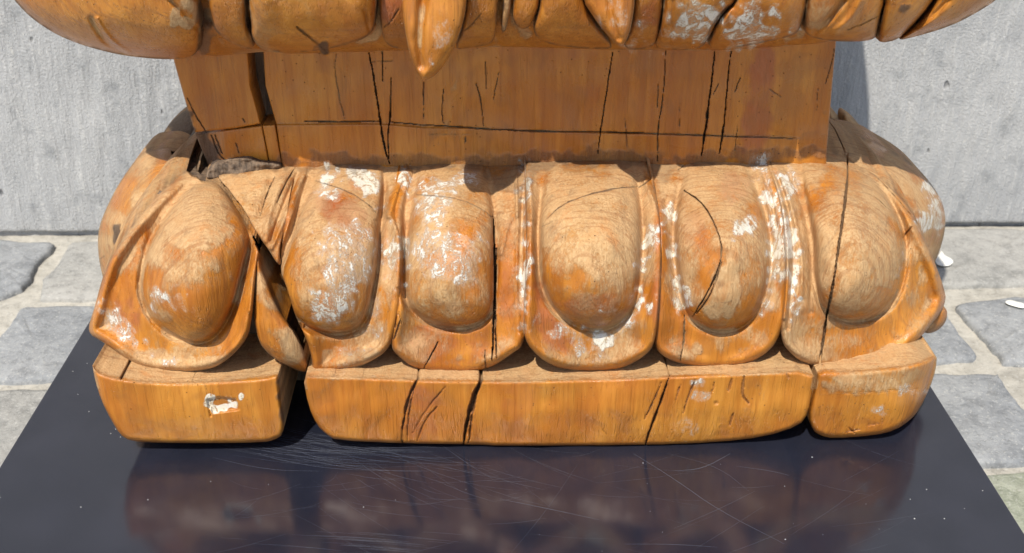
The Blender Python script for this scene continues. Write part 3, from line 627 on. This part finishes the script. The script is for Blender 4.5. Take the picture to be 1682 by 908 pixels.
# pale scraps on the pavement
def scrap(px_pts, label, h):
    p = smooth_closed(gp(px_pts), 2); n = len(p); c = p.mean(0); r = p*.7+c*.3
    z = GZ+.0075
    Vv = [(x, y, z) for x, y in p] + [(x, y, z+h) for x, y in r] + [(c[0], c[1], z+h*1.2)]
    T = []
    for i in range(n):
        j = (i+1) % n; T += [(i, j, n+j), (i, n+j, n+i), (n+i, n+j, 2*n)]
    T = np.array(T)[:, ::-1] if np.sum(p[:, 0]*np.roll(p[:, 1], -1)-np.roll(p[:, 0], -1)*p[:, 1]) < 0 else np.array(T)
    o = link('plaster_scrap', mesh_from('plaster_scrap', Vv, T), plain('white plaster', (.85, .83, .76), .8)); tag(o, label, 'scrap')
scrap(S1((155,285),(180,255),(190,235),(205,262),(245,280),(250,300),(220,318),(170,312)), 'white scrap on the paving just right of the carving, nearer of two to the wall', .002)
scrap(S1((500,500),(520,482),(560,495),(610,505),(605,528),(560,520)), 'small white scrap on the blue-grey paving stone at the right edge of the photo', .0015)

# ------------------------------------------------------------------ the carving
carv = bpy.data.objects.new('carved_pedestal', None); COL.objects.link(carv); carv.location = (0, 0, 0)
tag(carv, 'cracked orange-brown wooden lotus pedestal carved with petals, flaking white paint, standing on the steel platform', 'wood carving')

def low_dust(P, d, H):
    return np.clip(.34*sstep(560, 320, P[:, 1]) + .42 + .15*noise(P, 28, 3, 9) + .10*noise(P, 11, 3, 9) - .30*sstep(18, 4, d), 0, 1)
def low_dust2(P, d, H): return np.clip(.45+.30*sstep(540, 300, P[:, 1])+.15*noise(P, 28, 30, 9)+.10*noise(P, 11, 3, 9), 0, 1)

def petal_relief(dome, hd, Rd, rim=.006, rimw=8, lip=.012, lipw=30, pw=.44, soft=1.3, flat=480):
    D = smooth_closed(dome, 2)
    def f(P, d, shp):
        s, _ = sdf(P, D); q = np.clip(s/Rd, 0, 1)
        dome_h = blur((np.power(np.clip(1-(1-q)**2, 0, 1), pw)).reshape(shp), soft).ravel()
        fade = .26+.82*sstep(255, 410, P[:, 1]); up_ = .15+.85*sstep(275, 390, P[:, 1])
        big = blur(np.clip(s/Rd, 0, 1).reshape(shp), 14).ravel()
        low = sstep(flat-40, flat+50, P[:, 1])
        out = (s < 0)
        far = np.clip(-s/14, 0, 1)                       # the lip rises away from the foot of the boss
        lp = lip*np.exp(-(d/lipw)**2)*low*sstep(0, 1, far) + rim*1.5*np.exp(-((d-8)/(rimw+2))**2)*far*(1-.5*low)
        grv = -.007*np.exp(-(np.abs(s+4)/5)**2)
        return blur((hd*fade*(dome_h*.8 + .2*big) + (lp*out + grv)*up_).reshape(shp), 1.1).ravel()
    return f
step = 1.25
petA = Z4((500,110),(470,95),(330,220),(200,390),(150,500),(120,620),(93,700),(150,733),(210,775),(300,838),(420,848),(520,841),(600,808),(680,725),(697,640),(706,540),(722,430),(728,390),(700,345),(640,245),(570,150),(520,148))
domA = Z4((480,160),(400,260),(345,340),(305,440),(290,560),(340,660),(430,720),(500,735),(560,712),(620,620),(655,480),(688,350),(640,260),(580,160))
petB = [(500,255),(482,285)] + Z4((790,460),(824,540),(852,640),(893,720),(915,800),(912,845)) + Z5((250,850),(340,838),(430,805),(505,752),(528,640),(546,480),(550,330),(522,262),(540,180),(570,75),(600,20),(400,0),(230,20))
domB = Z5((245,20),(230,130),(170,250),(125,380),(95,480),(105,560),(150,640),(200,672),(290,697),(370,683),(412,640),(440,500),(455,350),(468,200),(478,100),(480,10))
petC = Z5((570,20),(550,75),(520,180),(505,265),(530,330),(536,560),(516,650),(503,740),(520,775),(600,835),(700,853),(800,850),(890,820),(960,770),(1000,745),(1020,600),(1022,300),(1020,200),(1020,20))
domC = Z5((625,10),(590,200),(565,380),(560,500),(570,590),(620,640),(700,670),(800,672),(870,632),(885,560),(890,280),(865,150),(850,20))
petD = Z6((95,10),(100,120),(101,250),(99,500),(92,620),(90,720),(150,792),(230,832),(350,845),(450,833),(530,792),(578,748),(592,640),(602,500),(605,350),(590,180),(560,120),(545,10))
domD = Z6((190,20),(165,150),(152,300),(155,450),(165,520),(200,600),(260,650),(350,683),(430,668),(500,600),(525,450),(527,300),(515,160),(490,60),(480,15))
petE = Z6((540,10),(555,120),(580,180),(595,350),(592,500),(588,640),(578,745),(610,785),(680,812),(760,830),(860,830),(950,803),(1030,745),(1062,650),(1085,520),(1085,400),(1065,250),(1030,120),(1000,15))
domE = Z6((720,10),(690,120),(665,220),(655,330),(668,480),(690,600),(740,660),(820,688),(900,673),(970,605),(1005,480),(1008,380),(990,260),(940,130),(890,10))
petF = Z7((38,90),(68,160),(89,220),(102,300),(105,450),(93,590),(130,635),(180,664),(250,670),(330,660),(390,640),(460,585),(526,500),(515,450),(497,400),(462,320),(422,240),(362,180),(290,135),(210,100),(150,90))
domF = Z7((150,100),(155,180),(172,260),(188,350),(188,450),(215,520),(280,542),(350,527),(400,475),(417,370),(405,290),(350,195),(290,150),(220,110))
def vx(P): return None
A_ = carve('petal', petA, LOW, ('low',), petal_relief(domA, 0.042, 82, 0.008), carv, lift=.006, edge=(9, .010), dust=lambda P, d, H: np.clip(low_dust2(P, d, H)-.15, 0, 1), depth=.09, under=.35, sideround=1.0, rough=.0006, label='broad corner petal with smooth brown boss')
B_ = carve('petal', petB, LOW, ('low',), petal_relief(domB, 0.036, 74, 0.006), carv, rough=.0008, lift=.001, edge=(9, .008), dust=low_dust, depth=.09, under=.35, sideround=.3, label='petal with white paint on its boss and its inner edge')
C_ = carve('petal', petC, LOW, ('low',), petal_relief(domC, 0.036, 72, 0.006), carv, rough=.0008, lift=.000, edge=(9, .008), dust=low_dust, depth=.09, under=.35, sideround=.3, label='petal with a broad white paint patch and a black split on its right')
D_ = carve('petal', petD, LOW, ('low',), petal_relief(domD, 0.041, 82, 0.007), carv, rough=.0008, lift=.012, edge=(10, .010), dust=low_dust, depth=.09, under=.35, sideround=.3, label='reddish petal with thin white paint along its lower rim')
E_ = carve('petal', petE, LOW, ('low',), petal_relief(domE, 0.039, 76, 0.006), carv, rough=.0008, lift=.000, edge=(9, .008), dust=low_dust, depth=.09, under=.35, sideround=.3, label='petal with a curved crack down its boss')
F_ = carve('petal', petF, LOW, ('low',), petal_relief(domF, 0.042, 78, 0.007), carv, rough=.0008, lift=.004, edge=(9, .010), dust=low_dust2, depth=.09, under=.35, sideround=1.0, label='bare tan corner petal split from top to bottom')
# folded wedge between the corner petal and its neighbour
carve('petal_fold', N5((405,425),(440,405),(600,385),(660,345),(780,330),(900,335),(905,380),(860,500),(800,640),(740,800),(755,900),(725,880),(690,820),(640,750),(590,680),(520,555)), LOW, ('low',), None, carv, lift=.002, edge=(5, .004), dust=low_dust2, depth=.08, under=.2)
# pointed leaf that hangs in front of the split
carve('sepal', Z4((712,400),(735,480),(745,500),(775,580),(812,650),(860,700),(885,770),(903,835),(880,848),(800,810),(748,772),(718,730),(700,640),(706,540)), LOW, ('low',), lambda P, d, s: .010*np.sqrt(np.clip(d/16, 0, 1)), carv, lift=.010, edge=(5, .006), dust=lambda P, d, H: np.clip(.3+.3*noise(P, 11), 0, 1), depth=.05, label='narrow pointed leaf hanging over the plinth gap')
# side petals that curl round the corners
SIDE1 = Sheet(25, [(.26,.04), (.20,.10), (.19,.16), (.21,.20), (.25,.225), (.34,.24), (.5,.26)], k=2.2, x0=.30, dy=-.035)
SIDE2 = Sheet(20, [(.36,.10), (.34,.2), (.38,.24), (.46,.26)], k=3, x0=.30)
bulge = lambda h, r: (lambda P, d, s: h*np.sqrt(np.clip(1-(1-np.clip(d/r, 0, 1))**2, 0, 1)))
carve('petal', Z4((300,38),(350,30),(400,28),(440,50),(472,92),(498,132),(505,165),(430,330),(250,560),(180,600),(150,490),(136,420),(134,340),(150,280),(200,175),(250,100)), SIDE1, ('low',), bulge(.075, 75), carv, step=1.5, lift=-.02, edge=(8, .008), dust=lambda P, d, H: np.clip(.55+.2*noise(P, 11), 0, 1), depth=.05, label='side petal curling back from the left corner')
carve('petal', N5((245,60),(150,145),(105,220),(110,260),(170,310),(300,420),(420,420),(400,200),(330,60)), SIDE2, ('low',), bulge(.04, 40), carv, step=1.5, lift=0, edge=(6, .006), dust=lambda P, d, H: np.full(len(P), .7), depth=.02, label='far left petal top with dark splintered wood')
carve('petal', Z7((200,90),(215,70),(240,62),(330,75),(370,100),(422,130),(460,160),(492,200),(512,235),(521,270),(521,300),(515,335),(497,390),(470,420),(380,380),(260,250)), SIDE1, ('low',), bulge(.075, 75), carv, step=1.5, lift=-.02, edge=(8, .008), dust=lambda P, d, H: np.clip(.6+.2*noise(P, 11), 0, 1), depth=.05, label='side petal with white paint curling back from the right corner')
carve('petal', U4((290,690),(300,645),(330,660),(380,700),(420,760),(470,800),(560,840),(620,900),(500,930),(300,930),(300,760)), SIDE2, ('low',), bulge(.02, 30), carv, step=1.5, lift=0, edge=(5, .005), dust=lambda P, d, H: np.full(len(P), .85), depth=.02)
carve('petal', U4((190,640),(215,615),(245,635),(272,670),(275,730),(290,745),(292,930),(190,930)), SIDE2, ('low',), bulge(.02, 30), carv, step=1.5, lift=-.004, edge=(5, .005), dust=lambda P, d, H: np.full(len(P), .85), depth=.02)
carve('petal', Z7((505,505),(527,512),(524,545),(500,570),(470,577),(455,560),(490,520)), Sheet(10, [(.13,.0), (.12,.1), (.13,.2)], k=0), ('low',), bulge(.015, 16), carv, lift=0, edge=(5, .005), dust=lambda P, d, H: np.full(len(P), .5), depth=.08)
# core the petals grow from
rounded_box('petal_core', -.335, .335, .085, .43, .06, .238, .03, DARKW, carv)

# neck
ntone = .06
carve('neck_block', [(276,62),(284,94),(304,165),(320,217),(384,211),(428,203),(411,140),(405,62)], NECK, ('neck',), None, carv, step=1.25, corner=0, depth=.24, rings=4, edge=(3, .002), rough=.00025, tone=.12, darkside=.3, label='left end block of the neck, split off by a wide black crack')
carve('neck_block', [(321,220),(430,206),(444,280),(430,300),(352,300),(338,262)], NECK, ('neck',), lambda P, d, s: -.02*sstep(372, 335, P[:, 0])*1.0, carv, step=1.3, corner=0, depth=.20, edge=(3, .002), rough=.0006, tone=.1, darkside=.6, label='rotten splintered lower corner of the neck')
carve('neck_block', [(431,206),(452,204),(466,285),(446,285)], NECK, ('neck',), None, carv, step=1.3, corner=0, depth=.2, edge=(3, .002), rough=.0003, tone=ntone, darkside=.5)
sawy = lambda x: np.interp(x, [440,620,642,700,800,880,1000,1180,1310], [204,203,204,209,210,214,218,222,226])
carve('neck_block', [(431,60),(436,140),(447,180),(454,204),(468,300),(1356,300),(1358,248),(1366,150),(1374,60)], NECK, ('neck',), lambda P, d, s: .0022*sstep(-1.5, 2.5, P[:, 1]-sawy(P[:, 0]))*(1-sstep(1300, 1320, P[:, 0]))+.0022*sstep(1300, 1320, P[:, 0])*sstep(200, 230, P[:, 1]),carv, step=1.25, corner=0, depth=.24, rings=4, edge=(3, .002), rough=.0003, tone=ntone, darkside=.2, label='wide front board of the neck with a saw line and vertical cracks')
rounded_box('neck_core', -.262, .262, .155, .36, .235, .40, .004, DARKW, carv)
# crumbling ledge where the neck meets the petals at the left
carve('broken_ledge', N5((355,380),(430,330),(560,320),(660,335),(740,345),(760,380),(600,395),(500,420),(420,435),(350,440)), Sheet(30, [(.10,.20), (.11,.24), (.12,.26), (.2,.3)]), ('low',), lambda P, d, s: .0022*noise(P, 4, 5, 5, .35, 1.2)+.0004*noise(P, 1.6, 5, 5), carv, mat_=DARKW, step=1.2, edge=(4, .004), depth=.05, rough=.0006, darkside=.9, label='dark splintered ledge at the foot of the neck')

# plinth blocks
def bottom_round(zb):
    def f(P, d, s): return np.zeros(len(P))
    return f
pd_ = lambda P, d, H: np.clip(-.02+.08*noise(P, 28, 60, 10)+.5*sstep(7, 1, d)*(P[:, 1] < 640), 0, 1)
carve('plinth_block', PL((106,150),(110,175),(140,198),(200,213),(300,224),(400,228),(600,219),(700,212),(748,200),(752,215),(757,300),(770,350),(768,405),(740,425),(700,434),(500,437),(330,435),(240,430),(205,408),(170,350),(140,290),(118,220)), PLI, ('pli',), None, carv, step=1.5, corner=1, depth=.40, rings=16, edge=(7, .006), rough=.0003, dust=pd_, top_noise=.0004, label='left plinth block with a white chip in its face')
carve('plinth_block', PL((835,200),(880,205),(1100,212),(1300,220),(1514,223)) + PR((250,163),(540,152),(800,143),(1010,133),(1003,200),(990,270),(962,310),(850,346),(700,363),(470,372),(0,375)) + PL((1450,441),(1200,438),(950,427),(915,405),(885,375),(855,310)), PLI, ('pli',), None, carv, step=1.5, corner=1, depth=.40, rings=16, edge=(6, .005), rough=.0005, dust=pd_, top_noise=.0004, label='long middle plinth block crossed by slanting splits')
carve('plinth_block', PR((1022,134),(1100,136),(1200,131),(1300,119),(1370,98),(1403,80),(1400,130),(1380,190),(1345,260),(1320,290),(1270,325),(1200,342),(1070,351),(1030,342),(1005,325),(992,285),(1003,230),(1018,170)), PLI, ('pli',), None, carv, step=1.5, corner=1, depth=.40, rings=16, edge=(9, .008), rough=.0005, dust=pd_, top_noise=.0004, label='right plinth block with rounded corner and pale scuffs')
rounded_box('foot', -.33, .33, .13, .38, 0.0002, .07, .004, DARKW, carv)

# upper lotus, hanging over the neck
ud = lambda P, d, H: np.clip(.10+.15*noise(P, 28, 90, 10), 0, 1)
def up(name, out, relief=None, lift=0.0, edge=(9, .016), dust=ud, tone=0.0, label=None, sheet=UP, kinds=('up',), depth=.12, rough=.0005, corner=2, step=1.5):
    return carve(name, out, sheet, kinds, relief, carv, step=step, corner=corner, lift=lift, edge=edge, dust=dust, tone=tone, label=label, depth=depth, rough=rough, seam=.8 if name == 'petal' else .2)
T = -150
up('petal_bed', [(322,T),(322,60),(326,94),(400,88),(440,84),(475,89),(540,86),(640,84),(700,82),(820,76),(940,80),(1020,82),(1180,83),(1230,80),(1372,70),(1405,50),(1430,T)], lambda P, d, s: .004*noise(P, 11, 6, 6), -.030, (8, .008), tone=.25)
up('petal', [(-90,T),(-20,-60),(22,0),(58,36),(110,66),(180,87),(232,95),(285,98),(316,94),(326,82),(328,48),(330,40),(326,0),(322,T)], bulge(.02, 60), -.004, (12, .018), label='large rounded petal bulging at the left end')
up('petal', [(338,T),(341,0),(347,30),(352,50),(375,68),(396,77),(418,82),(414,58),(405,40),(403,0),(404,T)], bulge(.006, 20), -.006, (6, .006), tone=.25)
up('petal', [(407,T),(408,0),(413,40),(412,58),(421,74),(436,83),(480,87),(532,82),(590,68),(608,56),(616,44),(619,0),(617,T)], bulge(.014, 35), .002, (10, .014), label='broad blunt petal left of the hanging point')
up('petal', [(621,T),(622,0),(625,42),(630,66),(645,80),(700,82),(705,T)], bulge(.004, 20), -.008, (5, .006), tone=.3)
HANG = Sheet(6, [(.012,.30), (-.002,.34), (-.014,.38), (-.018,.42), (-.014,.47), (-.005,.55)])
up('petal_tip', [(655,T),(659,0),(664,42),(672,86),(682,113),(691,130),(697,134),(716,124),(733,102),(748,75),(762,34),(767,0),(770,T)], bulge(.010, 22), .0, (5, .006), label='long pointed petal tip hanging over the neck', sheet=HANG, kinds=('tip',), depth=.03, corner=1, step=1.2)
up('petal', [(769,T),(767,0),(760,50),(745,82),(770,79),(800,74),(811,67),(815,50),(818,0),(819,T)], bulge(.006, 20), -.002, (6, .008), tone=.15)
up('petal', [(828,T),(829,0),(825,30),(823,52),(831,52),(837,22),(840,0),(840,T)], None, -.002, (5, .006), dust=lambda P, d, H: np.full(len(P), .6))
up('petal', [(845,T),(845,0),(841,34),(855,49),(868,46),(877,33),(888,0),(890,T)], bulge(.006, 14), -.002, (5, .006), tone=.1)
up('petal', [(890,T),(890,0),(880,32),(875,48),(883,63),(905,73),(940,78),(975,80),(1012,80),(985,50),(955,0),(940,T)], bulge(.012, 28), .0, (7, .010), tone=.1)
HANG2 = Sheet(10, [(.014,.34), (-.006,.37), (-.014,.40), (-.018,.43), (-.016,.47), (-.01,.55)])
up('petal_tip', [(925,T),(957,0),(977,31),(1000,60),(1014,75),(1022,77),(1031,63),(1038,37),(1043,0),(1045,T)], bulge(.010, 20), .0, (5, .006), label='short pointed petal tip speckled with white paint', sheet=HANG2, kinds=('tip',), depth=.05, corner=1, step=1.2)
up('petal', [(1044,T),(1044,0),(1038,50),(1020,82),(1074,80),(1083,50),(1089,0),(1090,T)], bulge(.006, 18), -.004, (6, .008), tone=.3)
up('petal', [(1092,T),(1092,0),(1083,50),(1074,79),(1100,82),(1150,81),(1164,64),(1184,24),(1213,0),(1260,T)], bulge(.012, 34), .0, (8, .012), label='petal covered in flaking white paint')
up('petal', [(1262,T),(1214,0),(1186,24),(1172,50),(1162,80),(1190,81),(1232,74),(1300,60),(1313,50),(1321,25),(1325,0),(1332,T)], bulge(.012, 36), .0, (8, .012), label='white painted petal with orange patches')
up('petal', [(1334,T),(1327,0),(1320,42),(1326,60),(1372,69),(1437,67),(1441,50),(1448,20),(1453,0),(1456,T)], bulge(.008, 30), -.002, (8, .014), tone=.12)
up('petal', [(1458,T),(1455,0),(1450,20),(1441,67),(1452,70),(1475,65),(1497,45),(1537,0),(1610,T)], bulge(.010, 26), -.004, (9, .014), tone=.12)
up('petal', [(1612,T),(1539,0),(1500,44),(1472,67),(1500,61),(1546,48),(1580,34),(1612,16),(1637,0),(1700,-60),(1760,T)], bulge(.016, 40), -.010, (12, .016), tone=.15, label='far right petal sweeping up and away')
# what the lotus carries, mostly above the photograph: a seat, plus a plain mass added for its wall shadow
def mass(name, rings, m):
    nseg = 72; Vv = []; 
    for (hx, hy, cy, z) in rings:
        for k in range(nseg):
            a = 2*math.pi*k/nseg; c, s = math.cos(a), math.sin(a); e = .62
            Vv.append((hx*math.copysign(abs(c)**e, c), cy+hy*math.copysign(abs(s)**e, s), z))
    T_ = []
    for r in range(len(rings)-1):
        for k in range(nseg): j = (k+1) % nseg; T_.append((r*nseg+k, r*nseg+j, (r+1)*nseg+j, (r+1)*nseg+k))
    me = mesh_from(name, Vv, T_); o = link(name, me, m, carv); return o
mass('lotus_seat', [(.001,.001,.25,.372), (.27,.12,.25,.372), (.38,.15,.26,.388), (.43,.165,.27,.42), (.455,.18,.27,.47), (.45,.18,.27,.51), (.43,.17,.27,.56), (.41,.16,.27,.60), (.001,.001,.27,.61)], WOOD)
mass('upper_shadow_mass', [(.40,.13,.27,.598), (.395,.15,.27,.66), (.385,.16,.27,.72), (.372,.15,.27,.80), (.34,.14,.28,.87), (.25,.12,.29,.97), (.16,.10,.29,1.05), (.001,.001,.29,1.10)], WOOD)  # unseen body, added and shaped to cast the shadow edge on the wall
